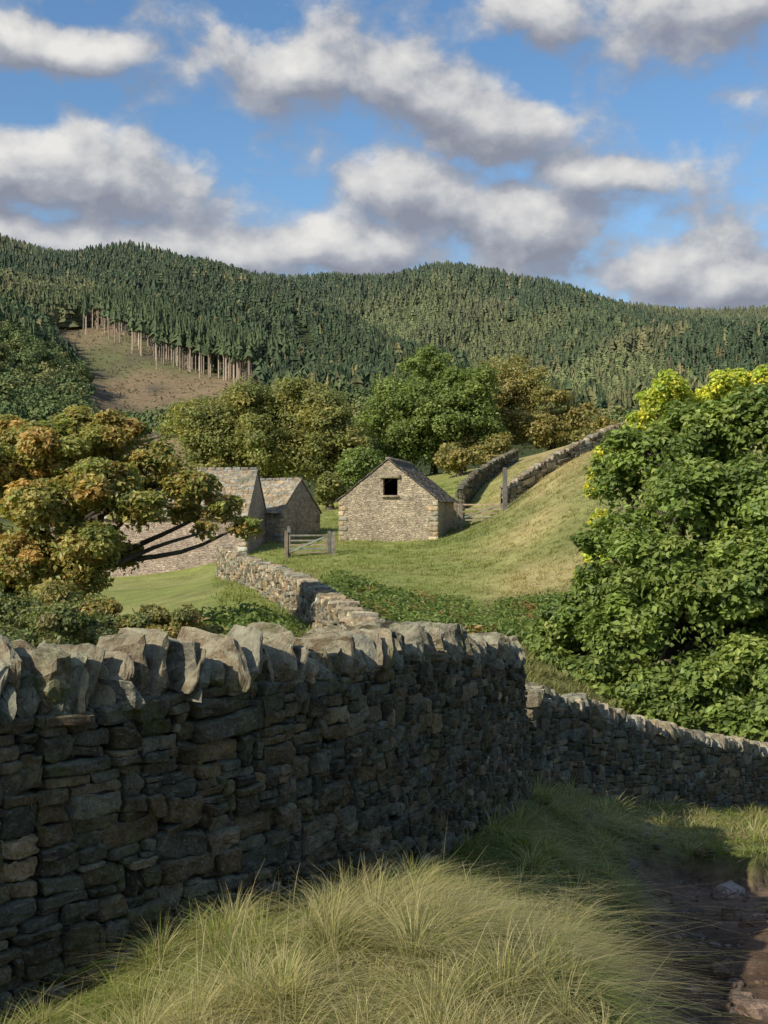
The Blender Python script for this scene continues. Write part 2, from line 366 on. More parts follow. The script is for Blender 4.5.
# ------------------------------------------------------------ barns
def masonry(name,c1,c2,mo):
    m,nt=newmat(name);tc=N(nt,'ShaderNodeTexCoord').outputs['Object']
    sp=N(nt,'ShaderNodeSeparateXYZ');L(nt,tc,sp.inputs[0]);cb=N(nt,'ShaderNodeCombineXYZ')
    wn=noise(nt,tc,1.8,4);wn2=noise(nt,tc,3.1,3)
    L(nt,mth(nt,'ADD',mth(nt,'ADD',sp.outputs[0],sp.outputs[1]),mth(nt,'MULTIPLY',wn2,.7)),cb.inputs[0]);L(nt,mth(nt,'ADD',sp.outputs[2],mth(nt,'MULTIPLY',wn,.6)),cb.inputs[1])
    bt=N(nt,'ShaderNodeTexBrick');L(nt,cb.outputs[0],bt.inputs['Vector'])
    bt.inputs['Scale'].default_value=1;bt.inputs['Brick Width'].default_value=.31;bt.inputs['Row Height'].default_value=.12;bt.inputs['Mortar Size'].default_value=.012
    bt.inputs['Mortar Smooth'].default_value=.7;bt.inputs['Color1'].default_value=c1+(1,);bt.inputs['Color2'].default_value=c2+(1,);bt.inputs['Mortar'].default_value=mo+(1,)
    bt.squash=.6;bt.squash_frequency=3;bt.offset=.37
    f=noise(nt,tc,5,7,.8);g=noise(nt,tc,.6,4,.6)
    c=mixc(nt,1,bt.outputs['Color'],mixc(nt,1,ramp(nt,f,[(.3,.35),(.7,1.65)]),ramp(nt,g,[(.3,.75),(.7,1.2)]),'MULTIPLY'),'MULTIPLY')
    p=N(nt,'ShaderNodeBsdfPrincipled');p.inputs['Roughness'].default_value=.9;L(nt,c,p.inputs['Base Color'])
    b=N(nt,'ShaderNodeBump');b.inputs['Strength'].default_value=1;b.inputs['Distance'].default_value=.05
    L(nt,mth(nt,'SUBTRACT',f,bt.outputs['Fac']),b.inputs['Height']);L(nt,b.outputs[0],p.inputs['Normal'])
    o=N(nt,'ShaderNodeOutputMaterial');L(nt,p.outputs[0],o.inputs['Surface']);return m
M_mas=masonry('barn_masonry',(.50,.41,.28),(.34,.28,.19),(.28,.225,.16))
M_mas2=masonry('barn_masonry_pink',(.50,.38,.29),(.40,.31,.24),(.29,.23,.18))
def barn(name,x,y,z,yaw,w,l,eh,rh,mat,win=None,roofc=(.2,.18,.15)):
    e=empty(name,(x,y,z),yaw);B=Bld();hw=w/2;c=(.5,.5,.5)
    def poly(p):
        p=np.array(p,float);B.add(p,[list(range(len(p)))],c)
    ztop=lambda xx: eh+(rh-eh)*(1-abs(xx)/hw)
    def gable(yy,win,inset):
        br=sorted(set([-hw,0,hw]+([win[0],win[1]] if win else [])))
        for a,b_ in zip(br[:-1],br[1:]):
            if win and a>=win[0]-1e-6 and b_<=win[1]+1e-6:
                poly([(a,yy,-.6),(b_,yy,-.6),(b_,yy,win[2]),(a,yy,win[2])])
                poly([(a,yy,win[3]),(b_,yy,win[3]),(b_,yy,ztop(b_)),(a,yy,ztop(a))])
            else: poly([(a,yy,-.6),(b_,yy,-.6),(b_,yy,ztop(b_)),(a,yy,ztop(a))])
        if win:
            x0,x1,z0,z1=win;y1=yy+inset
            poly([(x0,yy,z0),(x0,y1,z0),(x0,y1,z1),(x0,yy,z1)]);poly([(x1,yy,z0),(x1,y1,z0),(x1,y1,z1),(x1,yy,z1)])
            poly([(x0,yy,z0),(x1,yy,z0),(x1,y1,z0),(x0,y1,z0)]);poly([(x0,yy,z1),(x1,yy,z1),(x1,y1,z1),(x0,y1,z1)])
    gable(-l/2,win,.45);gable(l/2,None,-.45)
    for sx in (-hw,hw): poly([(sx,-l/2,-.6),(sx,l/2,-.6),(sx,l/2,eh),(sx,-l/2,eh)])
    B.build('walls',mat,e)
    B=Bld();I=np.eye(3)
    if win:
        x0,x1,z0,z1=win;xm=(x0+x1)/2;ww=(x1-x0)/2
        stones(B,np.array([(xm,-l/2-.0,z1+.12),(xm,-l/2-.02,z0-.07)]),np.stack([I,I]),np.array([(ww+.2,.16,.11),(ww+.1,.17,.065)]),np.array([(.36,.30,.21),(.34,.28,.2)]),4,12,.04,.02)
    qz=np.arange(-.3,eh-.1,.3);cc=[];hh=[]
    for sx in (-hw,hw):
        for yy in (-l/2,l/2):
            for i_,zq in enumerate(qz):
                long=i_%2;hx=.30 if long else .17;hy=.17 if long else .30
                cc.append((sx-np.sign(sx)*(hx-.03),yy-np.sign(yy)*(hy-.03),zq+.15));hh.append((hx,hy,.14))
    cc=np.array(cc);stones(B,cc,np.repeat(I[None],len(cc),0),np.array(hh),stone_cols(len(cc),(.40,.33,.23),.25),3,10,.06,.02)
    B.build('quoins_and_lintel',M_stonefar,e,True)
    B=Bld();sl=math.hypot(hw,rh-eh);dx=hw/sl;dz=(rh-eh)/sl
    for sgn in (-1,1):
        dn=np.array([sgn*dx,0,-dz]);nn=np.array([sgn*dz,0,dx])
        tot=sl+.18;pos=tot;row=.26;a=np.array([0,0,rh])
        B.add([a+nn*.02+np.array([0,-l/2-.02,0]),a+nn*.02+np.array([0,l/2+.02,0]),a+dn*tot+nn*.02+np.array([0,l/2+.02,0]),a+dn*tot+nn*.02+np.array([0,-l/2-.02,0])],[[0,1,2,3]],(.08,.07,.06))
        C=[];Hf=[]
        while pos>0:
            yy=-l/2-.08
            while yy<l/2+.06:
                wd=rng.uniform(.2,.48);C.append(a+dn*(pos-row/2)+nn*(.07+rng.normal(0,.012))+np.array([0,yy+wd/2,0]));Hf.append((row/2+.05,wd/2-.006,.025));yy+=wd
            pos-=row;row*=.96
        C=np.array(C);tilt=nrm(dn+nn*.06);A_=np.stack([tilt,np.array([0,1.,0])*1,np.cross(tilt,[0,1.,0])])
        stones(B,C,np.repeat(A_[None],len(C),0),np.array(Hf),stone_cols(len(C),roofc,.2),2,12,.05,.0)
    ny=int(l/.5);C=np.stack([np.zeros(ny),-l/2+.2+np.arange(ny)*(l-.3)/(ny-1),np.full(ny,rh+.1)],-1)
    stones(B,C,np.repeat(I[None],ny,0),np.tile((.17,.24,.09),(ny,1)),stone_cols(ny,(.25,.22,.18),.2),2,5,.08,0)
    B.build('stone_slate_roof',M_slate,e)
    return e
a=math.radians(11);gx,gy=W(388,0,71.5)[:2];lb=7.5
barn('stone_barn',gx+math.sin(a)*lb/2,gy+math.cos(a)*lb/2,-1.75,-a,6.0,lb,2.45,4.85,M_mas,win=(-.30,.58,2.75,3.75),roofc=(.12,.105,.09))
def side_barn(name,pxr,d,zb_,al,w,l,eh,rh,mat,roofc):
    g=W(pxr,0,d);nv=np.array([math.cos(al),-math.sin(al)])
    yaw=math.atan2(nv[0],-nv[1])
    c=np.array(g[:2])-nv*l/2
    return barn(name,c[0],c[1],zb_,yaw,w,l,eh,rh,mat,None,roofc)
side_barn('stone_outbuilding',301,76,-1.9,math.radians(30),4.4,4.6,1.9,3.9,M_mas,(.33,.275,.195))
side_barn('stone_farmhouse',257,72,-3.8,math.radians(5),6.2,12,3.5,6.3,M_mas2,(.32,.265,.19))
# ------------------------------------------------------------ wooden items
def boxes(B,C,Hf,rt=None,col=(.2,.17,.14)):
    C=np.array(C,float);I=np.eye(3)
    A_=np.repeat(I[None],len(C),0) if rt is None else rt
    stones(B,C,A_,np.array(Hf,float),stone_cols(len(C),col,.2),2,14,.06,0)
def gate(name,px,d,wid,yaw,posts_h=1.45):
    x,y,_=W(px,0,d);e=empty(name,(x,y,h1(x,y)-.05),yaw)
    B=Bld();C=[];Hf=[]
    for i_,z in enumerate((.25,.45,.66,.9,1.18)): C.append((0,0,z));Hf.append((wid/2,.03,.045))
    boxes(B,C,Hf,col=(.3,.26,.2));th=math.atan2(.93,wid)
    R_=np.array([[[math.cos(th),0,math.sin(th)],[0,1,0],[-math.sin(th),0,math.cos(th)]]])
    boxes(B,[(0,-.05,.71)],[(wid/2,.02,.04)],rt=R_,col=(.3,.26,.2))
    boxes(B,[(-wid/2+.03,.0,.72),(wid/2-.03,0,.72)],[(.045,.04,.5)]*2,col=(.3,.26,.2));B.build('bars',M_wood,e)
    B=Bld();boxes(B,[(-wid/2-.14,0,posts_h/2-.2),(wid/2+.14,0,posts_h/2-.2)],[(.1,.1,posts_h/2+.2)]*2,col=(.2,.17,.13));B.build('gate_posts',M_wood,e)
gate('wooden_gate',308,66,2.1,.15);gate('wooden_gate',479,73,2.6,-.1,1.3)
def post(px,d,h,r=.12,tilt=0):
    x,y,_=W(px,0,d);e=empty('wooden_post',(x,y,h1(x,y)));B=Bld();boxes(B,[(0,0,h/2-.2),(tilt,0,h*.93)],[(r,r,h/2+.2),(r*.8,r*.8,h*.09)]);B.build('post',M_wood,e)
post(505,72,2.5,.13);post(334,65,1.3,.09);post(289,66,1.7,.1);post(461,73,1.6,.1)
# ------------------------------------------------------------ trees
def tube(B,pts,rad,n=7,col=(.11,.09,.07)):
    pts=np.array(pts,float);m=len(pts);t=nrm(np.gradient(pts,axis=0))
    ref=np.array([.3,.8,.1]);u=nrm(np.cross(t,ref));v=np.cross(t,u)
    an=np.linspace(0,2*np.pi,n,endpoint=False)
    vv=pts[:,None]+(u[:,None]*np.cos(an)[None,:,None]+v[:,None]*np.sin(an)[None,:,None])*np.array(rad)[:,None,None]
    i_=np.arange(m-1)[:,None]*n;j_=np.arange(n)[None];j2_=(j_+1)%n
    B.add(vv.reshape(-1,3),np.stack([i_+j_,i_+j2_,i_+n+j2_,i_+n+j_],-1).reshape(-1,4),col)
def leafquads(B,c,nrmv,size,col,asp=.62):
    Nn=len(c);t=nrm(np.cross(nrmv,rng.normal(size=(Nn,3))));b=np.cross(nrmv,t);s=size[:,None]*.5
    v=np.stack([c-t*s,c+b*s*asp+nrmv*s*.15,c+t*s-nrmv*s*.2,c-b*s*asp+nrmv*s*.15],1)
    B.add(v.reshape(-1,3),np.arange(Nn*4).reshape(-1,4),np.repeat(col,4,0))
def limb(B,a,b,r0,r1,sag=.15,m=7,n=7,col=(.11,.09,.07)):
    a=np.array(a,float);b=np.array(b,float);Ln=np.linalg.norm(b-a);t=np.linspace(0,1,m)[:,None]
    mid=rng.normal(0,.12*Ln,3);mid[2]+=sag*Ln
    p=a*(1-t)+b*t+np.sin(t*np.pi)*mid*.5+np.sin(t*np.pi*2.3)*rng.normal(0,.035*Ln,3)
    p[0]=a;tube(B,p,(r0*(1-t[:,0])+r1*t[:,0]),n,col);return p
def tree(name,base,puffs,nleaf,size,pal,trunk_r=.25,fork=.35,flat=.7,clump=12,clr=.36,barkc=(.11,.09,.07),upb=.5,inner=.45,ps=1.0,limbk=1.0,fill=.28):
    e=empty(name,(0,0,0));BB=Bld();BL=Bld();puffs=np.array(puffs);puffs[:,3]*=ps;base=np.array(base,float)
    cen=(puffs[:,:3]*puffs[:,3:]).sum(0)/puffs[:,3].sum();ht=cen[2]-base[2]
    f1_=base+np.array([(cen[0]-base[0])*fork*.5,(cen[1]-base[1])*fork*.5,max(ht*fork,.4)])
    top=cen+np.array([0,0,.3*ht])
    tube(BB,[base-[0,0,.3],base+[0,0,.15],base*.5+f1_*.5,f1_,f1_*.5+top*.5,top],[trunk_r*1.6,trunk_r*1.15,trunk_r,trunk_r*.85,trunk_r*.5,trunk_r*.12],9,barkc)
    pal=np.array(pal);wt=puffs[:,3]**2;wt=wt/wt.sum()
    for q_,w_ in zip(puffs,wt):
        c=q_[:3];r=q_[3];tt=rng.uniform(0,.6);st=f1_*(1-tt)+top*tt
        rr0=trunk_r*.36*(1-.4*tt)*limbk;limb(BB,st,c,rr0,.02+.01*r,.12,9,6,barkc)
        m=max(4,int(clump*(r/puffs[:,3].mean())**1.5))
        dr=nrm(rng.normal(size=(m,3)));dr[:,2]=np.where(dr[:,2]<-.45,-dr[:,2],dr[:,2])
        cc=c+dr*r*rng.uniform(.45,.95,(m,1))*np.array([1,1,flat])
        for k_ in range(m):
            limb(BB,c,cc[k_],.018+.008*r,.006+.003*r,.05,4,4,barkc)
        nl=int(nleaf*w_*(1.06-fill)/m)
        ci=pal[rng.choice(len(pal),m)]*rng.uniform(.8,1.2,(m,1))
        for k_ in range(m):
            rc=r*clr*rng.uniform(.7,1.4);g=nrm(rng.normal(size=(nl,3)))*(rng.random((nl,1))**inner)*rc*np.array([1,1,.62])
            pos=cc[k_]+g
            nn=nrm(dr[k_]*.35+nrm(g)*.55+np.array([0,0,upb])+rng.normal(0,.5,(nl,3)))
            col=ci[k_]*rng.uniform(.7,1.35,(nl,1))+rng.normal(0,.008,(nl,3))
            col=np.where(rng.random((nl,1))<.12,pal[rng.integers(0,len(pal),nl)],col)
            leafquads(BL,pos,nn,size*rng.uniform(.65,1.35,nl),np.clip(col,.01,.9))
        nl=int(nleaf*w_*fill);dl=nrm(rng.normal(size=(nl,3)));pos=c+dl*r*(.45+.6*rng.random((nl,1)))*np.array([1,1,flat*1.1])
        pos+=.12*r*np.stack([vnoise(pos*2.2/r+k_*9,k_) for k_ in range(3)],-1)*2
        leafquads(BL,pos,nrm(dl*.5+[0,0,upb]+rng.normal(0,.55,(nl,3))),size*rng.uniform(.6,1.3,nl),np.clip(pal[rng.integers(0,len(pal),nl)]*rng.uniform(.7,1.3,(nl,1)),.01,.9))
    BB.build('trunk_and_limbs',M_bark,e,True);BL.build('leaves',M_leaf,e)
    return e
def pf(lst,d,dj=1.2):
    return [W(px,py,d+dz*dj)+(r/F*d,) for px,py,r,dz in lst]
g1=[(.225,.29,.07),(.185,.245,.06),(.275,.33,.085),(.15,.205,.055)]
x_,y_,_=W(690,0,28)
pl=[(650,455,40,0),(705,435,42,.4),(765,425,52,.2),(620,482,30,.6),(632,535,38,-.5),(690,500,46,-1),(755,500,50,-1),(665,565,46,-1.4),(608,590,34,-.3),(572,620,32,.2),(625,630,44,-1),(700,600,48,-1.8),(768,570,52,-1.8),
    (550,665,26,.2),(585,680,34,-.6),(645,690,38,-1.3),(710,685,44,-1.8),(770,670,48,-2),(840,600,80,-1),(850,460,80,.5),(830,690,60,-1.5),(690,470,56,2),(760,540,66,2),(640,600,56,2),(740,650,66,2),(600,640,46,2),(610,705,26,-1.2),(670,716,26,-2),(735,722,28,-2.6),(780,725,30,-3),(548,640,28,1.5),(606,540,28,.3),(622,446,24,.8),(606,470,20,.6),(690,418,24,.8)]
tree('sycamore_tree',(x_,y_,h1(x_,y_)),pf(pl,27.0),165000,.165,g1,.38,.3,.68,16,.36,upb=.75,ps=1.03,fill=.2)
x_,y_,_=W(668,0,33);yl=[(.60,.58,.08),(.46,.52,.09),(.36,.45,.08),(.66,.60,.10)]
tree('yellow_robinia_tree',(x_,y_,h1(x_,y_)),pf([(668,388,16,0),(655,402,14,.3),(676,400,14,.3),(722,384,14,0),(738,380,12,.5),(766,378,13,0),(710,402,16,.6),(750,398,16,.6),(601,475,13,-.5),(592,490,9,0),(690,420,22,1),(596,560,12,-1),(582,575,8,-1),(606,455,11,0),(640,425,14,.5),(600,520,10,-.6)],32),22000,.13,yl,.14,.3,.9,14,.6,barkc=(.14,.12,.09),inner=.6,fill=.35)
x_,y_,_=W(55,0,27);oak=[(.29,.29,.085),(.36,.28,.085),(.45,.30,.095),(.23,.26,.075),(.40,.35,.115),(.33,.32,.09)]
pl=[(60,450,38,0),(110,435,30,.3),(78,428,26,.6),(18,475,34,.3),(150,462,28,.2),(190,485,26,0),(222,508,20,.2),(246,528,16,.2),(95,485,34,-.8),(40,508,34,-1),(138,508,26,-.8),(85,548,34,-1),(25,560,38,-.8),(122,556,20,.5),(185,512,18,.6),(-40,470,50,0),(-50,560,60,0),(60,590,36,-.6),(8,432,24,1),(75,515,30,.8),(50,470,30,1.5),(160,490,22,1),(10,600,40,.5),(115,470,26,1.2),(205,530,12,-.3)]
tree('oak_tree',(x_,y_,h1(x_,y_)),pf(pl,27),140000,.135,oak,.34,.3,.62,13,.40,barkc=(.10,.085,.065),upb=.8,ps=1.08,limbk=.8,fill=.26)
sh=[(.19,.22,.08),(.24,.25,.09),(.23,.21,.085),(.15,.18,.065)]
x_,y_,_=W(30,0,21);tree('hawthorn_bush',(x_,y_,h1(x_,y_)),pf([(20,618,30,0),(-30,610,36,0),(60,625,26,-.4),(95,632,24,0),(0,650,30,-1),(50,655,24,-1),(120,645,18,0)],21),30000,.09,sh,.1,.3,.7,8,.45)
x_,y_,_=W(165,0,22);tree('elder_bush',(x_,y_,h1(x_,y_)),pf([(150,624,22,0),(185,620,18,0),(125,634,22,0),(208,636,15,.3),(165,645,24,-.5),(95,615,26,1.5),(60,600,26,2)],22),26000,.09,[(.27,.25,.09),(.36,.27,.09),(.20,.22,.07)],.08,.3,.7,8,.45)
def auto(px,py,rx,ry,d,n,rad):
    o=[]
    for _ in range(n):
        v=nrm(rng.normal(size=3))*rng.uniform(.4,.85)
        o.append((*W(px+v[0]*rx,py-v[2]*ry,d+v[1]*rx/F*d),rad/F*d*rng.uniform(.75,1.25)))
    return o
def midtree(name,px,py,rx,ry,d,n,rad,nl,pal,size=.32,fork=.22):
    x_,y_,_=W(px,0,d);tree(name,(x_,y_,h1(x_,y_)),auto(px,py,rx,ry,d,n,rad),nl,size,pal,.35,fork,.8,12,.42,limbk=.7,upb=.7,fill=.24)
gm=[(.25,.26,.085),(.29,.29,.095),(.21,.23,.075),(.33,.29,.095)]
midtree('oak_tree',265,438,86,60,110,34,28,70000,gm);midtree('oak_tree',328,450,36,48,107,15,22,20000,gm);midtree('oak_tree',210,450,34,44,108,13,20,18000,gm)
gm2=[(.20,.25,.07),(.245,.29,.085),(.165,.215,.06)]
midtree('ash_tree',402,420,46,60,115,22,24,36000,gm2);midtree('ash_tree',434,388,38,50,118,16,19,21000,gm2);midtree('ash_tree',462,418,34,54,113,15,20,20000,gm2)
gm3=[(.32,.265,.095),(.27,.265,.09),(.35,.29,.10),(.26,.24,.085)]
midtree('hawthorn_tree',502,406,54,50,122,20,24,30000,gm3);midtree('hawthorn_tree',553,420,40,34,118,13,18,17000,gm3);midtree('hawthorn_tree',460,458,26,14,104,7,12,6000,gm3);midtree('hawthorn_bush',486,450,34,16,112,9,14,9000,gm3)
midtree('hawthorn_bush',362,474,22,30,100,9,14,9000,gm2);midtree('hawthorn_bush',590,432,20,14,112,6,12,5000,gm3);midtree('hawthorn_bush',330,490,20,14,96,5,12,4000,gm)
# bracken
B=Bld();m_=620
xx=rng.uniform(-3,9,m_);yy=rng.uniform(29,46,m_);keep=(xx/yy>-.045)&(dist_poly(xx,yy,np.array([(-.26,22),(-2.45,35),(-6.4,50)]))>1.1)
lx=rng.uniform(-8,-1,170);ly=rng.uniform(22,31,170);kl=(dist_poly(lx,ly,np.array([(-.26,22),(-2.45,35),(-6.4,50)]))>1.4)&(lx/ly<-.06)
xx=np.concatenate([xx[keep],lx[kl]]);yy=np.concatenate([yy[keep],ly[kl]]);zz=H(xx,yy)
for x0,y0,z0 in zip(xx,yy,zz):
    nl=140;r=rng.uniform(.4,.8);g=nrm(rng.normal(size=(nl,3)))*rng.random((nl,1))**.4*np.array([r,r,r*.8]);g[:,2]=abs(g[:,2])
    bc=np.array([(.18,.24,.065),(.21,.26,.07),(.15,.20,.05),(.33,.23,.085)])[rng.choice(4,p=[.4,.22,.23,.15])]
    leafquads(B,g+[x0,y0,z0],nrm(g*.6+[0,0,.6]+rng.normal(0,.4,(nl,3))),.17*rng.uniform(.6,1.4,nl),np.clip(bc*rng.uniform(.65,1.3,(nl,1)),.01,1),.45)
B.build('bracken',M_leaf)
# ------------------------------------------------------------ forest
def conifer(k,tiers,bare=.12,wide=.19,conical=.88,n=8):
    r=np.random.default_rng(k);V=[];Fc=[];C=[];n0=0
    for t in range(tiers):
        f=t/(tiers-1)
        zb=bare+(1-bare)*(f*.88);zt=min(1,zb+(1-bare)*(1.6/tiers+.04));R_=wide*(1-f**1.15*conical)*r.uniform(.78,1.2)
        an=np.linspace(0,2*np.pi,n,endpoint=False)+r.uniform(0,1);rad=R_*np.where(np.arange(n)%2,1,.42)*r.uniform(.6,1.35,n)
        ring=np.stack([np.cos(an)*rad,np.sin(an)*rad,zb-.025*np.where(np.arange(n)%2,1,-.3)+r.normal(0,.02,n)],-1)
        V+=list(ring)+[(r.normal(0,.015),r.normal(0,.015),zt)]
        Fc+=[[n0+i_,n0+(i_+1)%n,n0+n] for i_ in range(n)];C+=[1.05]*n+[.9];n0+=n+1
    return np.array(V),np.array(Fc),np.array(C)
def tmpl_scatter(B,tv,tf,tcl,pos,sc,rot,col):
    c,s=np.cos(rot)[:,None],np.sin(rot)[:,None]
    v=tv[None]*sc[:,None,:];x=v[...,0]*c-v[...,1]*s;y=v[...,0]*s+v[...,1]*c
    v=np.stack([x,y,v[...,2]],-1)+pos[:,None,:]
    cc=col[:,None,:]*tcl[None,:,None]
    B.add(v.reshape(-1,3),(tf[None]+np.arange(len(pos))[:,None,None]*len(tv)).reshape(-1,tf.shape[1]),cc.reshape(-1,3))
def haze(col,d,k=2400.,m=.5):  # aerial haze painted into vertex colours, growing with distance
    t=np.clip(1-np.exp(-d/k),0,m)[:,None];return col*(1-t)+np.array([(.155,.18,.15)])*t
Nf=62000
d_=np.sqrt(rng.uniform(330**2,1480**2,Nf));nearb=rng.random(Nf)<.25;d_[nearb]=np.sqrt(rng.uniform(330**2,800**2,nearb.sum()))
a_=rng.uniform(-.47,.47,Nf);fx=np.sin(a_)*d_;fy=np.cos(a_)*d_
keep=~inpoly(fx,fy,clear_poly)&~((fx/fy<-.2)&(d_<430))
zone=n2(fx,fy,230,90,3);z2=n2(fx,fy,70,95,2);edge=np.abs(n2(fx*1.3,fy,260,120,2))
keep&=~((edge<.012)&(d_<1200))
fx,fy,d_,zone,z2=fx[keep],fy[keep],d_[keep],zone[keep],z2[keep];fz=H(fx,fy)
young=((np.hypot((fx/fy-.16)/.10,(fy-500)/150)<1)|(zone>.36))
hgt=rng.uniform(6.5,11.5,len(fx))*(1+.25*z2)*(1+.15*sstep(700,1200,d_));hgt=np.where(young,hgt*.62,hgt)
on_spur=dist_poly(fx,fy,spur)<95
col=np.where((zone<-.12)[:,None],np.array([[.055,.088,.035]]),np.array([[.088,.118,.042]]))
col=np.where(((zone>.08)&(zone<.36))[:,None],np.array([[.13,.145,.052]]),col)
col=np.where((z2>.3)[:,None],np.array([[.15,.152,.06]]),col);col=np.where(young[:,None],np.array([[.18,.205,.075]]),col)
col=np.where((on_spur&~young)[:,None],np.array([[.055,.082,.033]]),col)
pick=rng.random(len(fx));col=np.where((pick<.07)[:,None],np.array([[.21,.185,.075]]),col)
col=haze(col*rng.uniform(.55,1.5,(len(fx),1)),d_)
B=Bld();T=[conifer(k_,8,.1,.185+.015*k_,n=8) for k_ in range(4)]+[conifer(7,4,.1,.24,.78),conifer(8,4,.1,.22)]
T.append(conifer(9,6,.12,.28,.5,n=8))
which=rng.integers(0,4,len(fx));which[d_>650]=rng.integers(4,6,(d_>650).sum());which[(rng.random(len(fx))<.3)&(d_<900)]=6
wd=np.where(young,1.35,1.0)*rng.uniform(.85,1.35,len(fx))
for k_ in range(7):
    s_=which==k_;tv,tf,tcl=T[k_]
    tmpl_scatter(B,tv,tf,tcl,np.stack([fx,fy,fz-.3],-1)[s_],np.stack([hgt*wd,hgt*wd,hgt],-1)[s_],rng.uniform(0,6.28,s_.sum()),col[s_])
B.build('conifer_forest',M_far)
B=Bld();BT=Bld()
def row(p0,p1,nn,wid,h0,h1_):
    t=rng.random(nn);x=p0[0]+(p1[0]-p0[0])*t+rng.normal(0,wid,nn);y=p0[1]+(p1[1]-p0[1])*t+rng.uniform(-8,wid*2.2,nn);z=H(x,y);h=rng.uniform(h0,h1_,nn)
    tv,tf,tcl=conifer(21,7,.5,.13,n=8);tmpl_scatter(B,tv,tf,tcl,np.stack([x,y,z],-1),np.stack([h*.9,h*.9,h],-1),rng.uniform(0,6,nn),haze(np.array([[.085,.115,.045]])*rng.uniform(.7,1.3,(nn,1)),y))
    an=np.linspace(0,2*np.pi,5,endpoint=False);tv=np.concatenate([np.stack([np.cos(an),np.sin(an),0*an],-1),np.stack([np.cos(an)*.5,np.sin(an)*.5,0*an+1],-1)])
    tf=np.array([[i_,(i_+1)%5,5+(i_+1)%5,5+i_] for i_ in range(5)])
    tmpl_scatter(BT,tv,tf,np.ones(10),np.stack([x,y,z-.5],-1),np.stack([h*0+.22,h*0+.22,h*.8],-1),rng.uniform(0,6,nn),np.array([[.50,.40,.31]])*rng.uniform(.5,1.2,(nn,1)))
wp=lambda px,d:((px-384)/F*d,d)
row(wp(45,530),wp(110,548),55,6,13,18);row(wp(95,548),wp(160,477),110,6,14,19);row(wp(155,480),wp(265,420),220,6,14,20);row(wp(345,640),wp(440,600),70,6,14,18);row(wp(640,520),wp(700,560),30,8,11,15)
e=empty('pine_plantation');B.build('pine_crowns',M_far,e);BT.build('pine_trunks',M_bark,e)
B=Bld()
m_=2600;x=rng.uniform(-150,-30,m_);y=rng.uniform(300,545,m_);k_=inpoly(x,y,clear_poly);x,y=x[k_],y[k_];m_=len(x);z=H(x,y)
for rep in range(3):
    leafquads(B,np.stack([x+rng.normal(0,.8,m_),y+rng.normal(0,.8,m_),z+.2],-1),nrm(rng.normal(size=(m_,3))+[0,-.3,1.0]),rng.uniform(.5,1.8,m_),np.array([(.22,.17,.11),(.14,.115,.08),(.15,.165,.07),(.30,.24,.16)])[rng.integers(0,4,m_)],.35)
B.build('felled_brash',M_far)
B=Bld()
px_=np.concatenate([rng.uniform(-130,58,200),rng.uniform(55,88,26),rng.uniform(235,700,110)]);dd=np.concatenate([rng.uniform(255,480,200),rng.uniform(260,400,26),rng.uniform(255,335,110)])
px_=np.concatenate([px_,rng.uniform(80,250,22)]);dd=np.concatenate([dd,rng.uniform(240,275,22)])
bx=(px_-384)/F*dd
for x0,y0 in zip(bx,dd):
    if inpoly(np.array([x0]),np.array([y0]),clear_poly)[0] and y0>285: continue
    z0=h1(x0,y0);r=rng.uniform(3.0,5.2);hh=r*1.2
    nl=420;bc=np.array([(.15,.19,.065),(.18,.21,.07),(.12,.165,.06),(.23,.23,.08)])[rng.integers(0,4)]
    nc=10;cd=nrm(rng.normal(size=(nc,3)));cd[:,2]=abs(cd[:,2])-.2;cidx=rng.integers(0,nc,nl)
    g=cd[cidx]*r*.65+nrm(rng.normal(size=(nl,3)))*r*.42*rng.random((nl,1))**.4
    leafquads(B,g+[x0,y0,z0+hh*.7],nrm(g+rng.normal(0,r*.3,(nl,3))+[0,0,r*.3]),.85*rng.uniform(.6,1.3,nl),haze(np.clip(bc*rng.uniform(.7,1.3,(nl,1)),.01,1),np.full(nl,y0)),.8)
B.build('broadleaf_woodland',M_far)
# ------------------------------------------------------------ grass
def blades(B,root,h,lean,width,cb,ct_):
    Nn=len(root);t=np.array([0,.38,.72,1.]);wf=np.array([1,.85,.55,.1])
    ll=np.linalg.norm(lean,axis=1,keepdims=True)+1e-6;sd=np.stack([-lean[:,1],lean[:,0]],-1)/ll
    an=rng.uniform(-1.2,1.2,Nn);c,s=np.cos(an),np.sin(an);sd=np.stack([sd[:,0]*c-sd[:,1]*s,sd[:,0]*s+sd[:,1]*c],-1)
    xy=root[:,None,:2]+lean[:,None,:]*(h[:,None]*t**1.9)[...,None]
    z=root[:,None,2]+h[:,None]*(t[None]-.42*np.minimum(ll,1.6)*t[None]**2.4)
    w=(width[:,None]*wf)[...,None]*sd[:,None,:]*.5
    a=np.concatenate([xy-w,z[...,None]],-1);b=np.concatenate([xy+w,z[...,None]],-1)
    v=np.stack([a,b],2).reshape(-1,3)
    base=np.arange(Nn)[:,None,None]*8;q_=np.array([[0,1,3,2],[2,3,5,4],[4,5,7,6]])
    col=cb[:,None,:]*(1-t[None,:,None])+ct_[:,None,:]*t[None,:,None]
    B.add(v,(base+q_[None]).reshape(-1,4),np.repeat(col.reshape(-1,3),2,0))
nearw=np.array([(-4.6,2.2),(-3.0,3.8),(-1.67,5.2),(-.48,6.8),(.26,8.8),(.9,11),(1.30,13.0)])
w2=np.array([(1.55,14.0),(1.95,15.2),(4.2,18.3),(7,22),(11,27)])
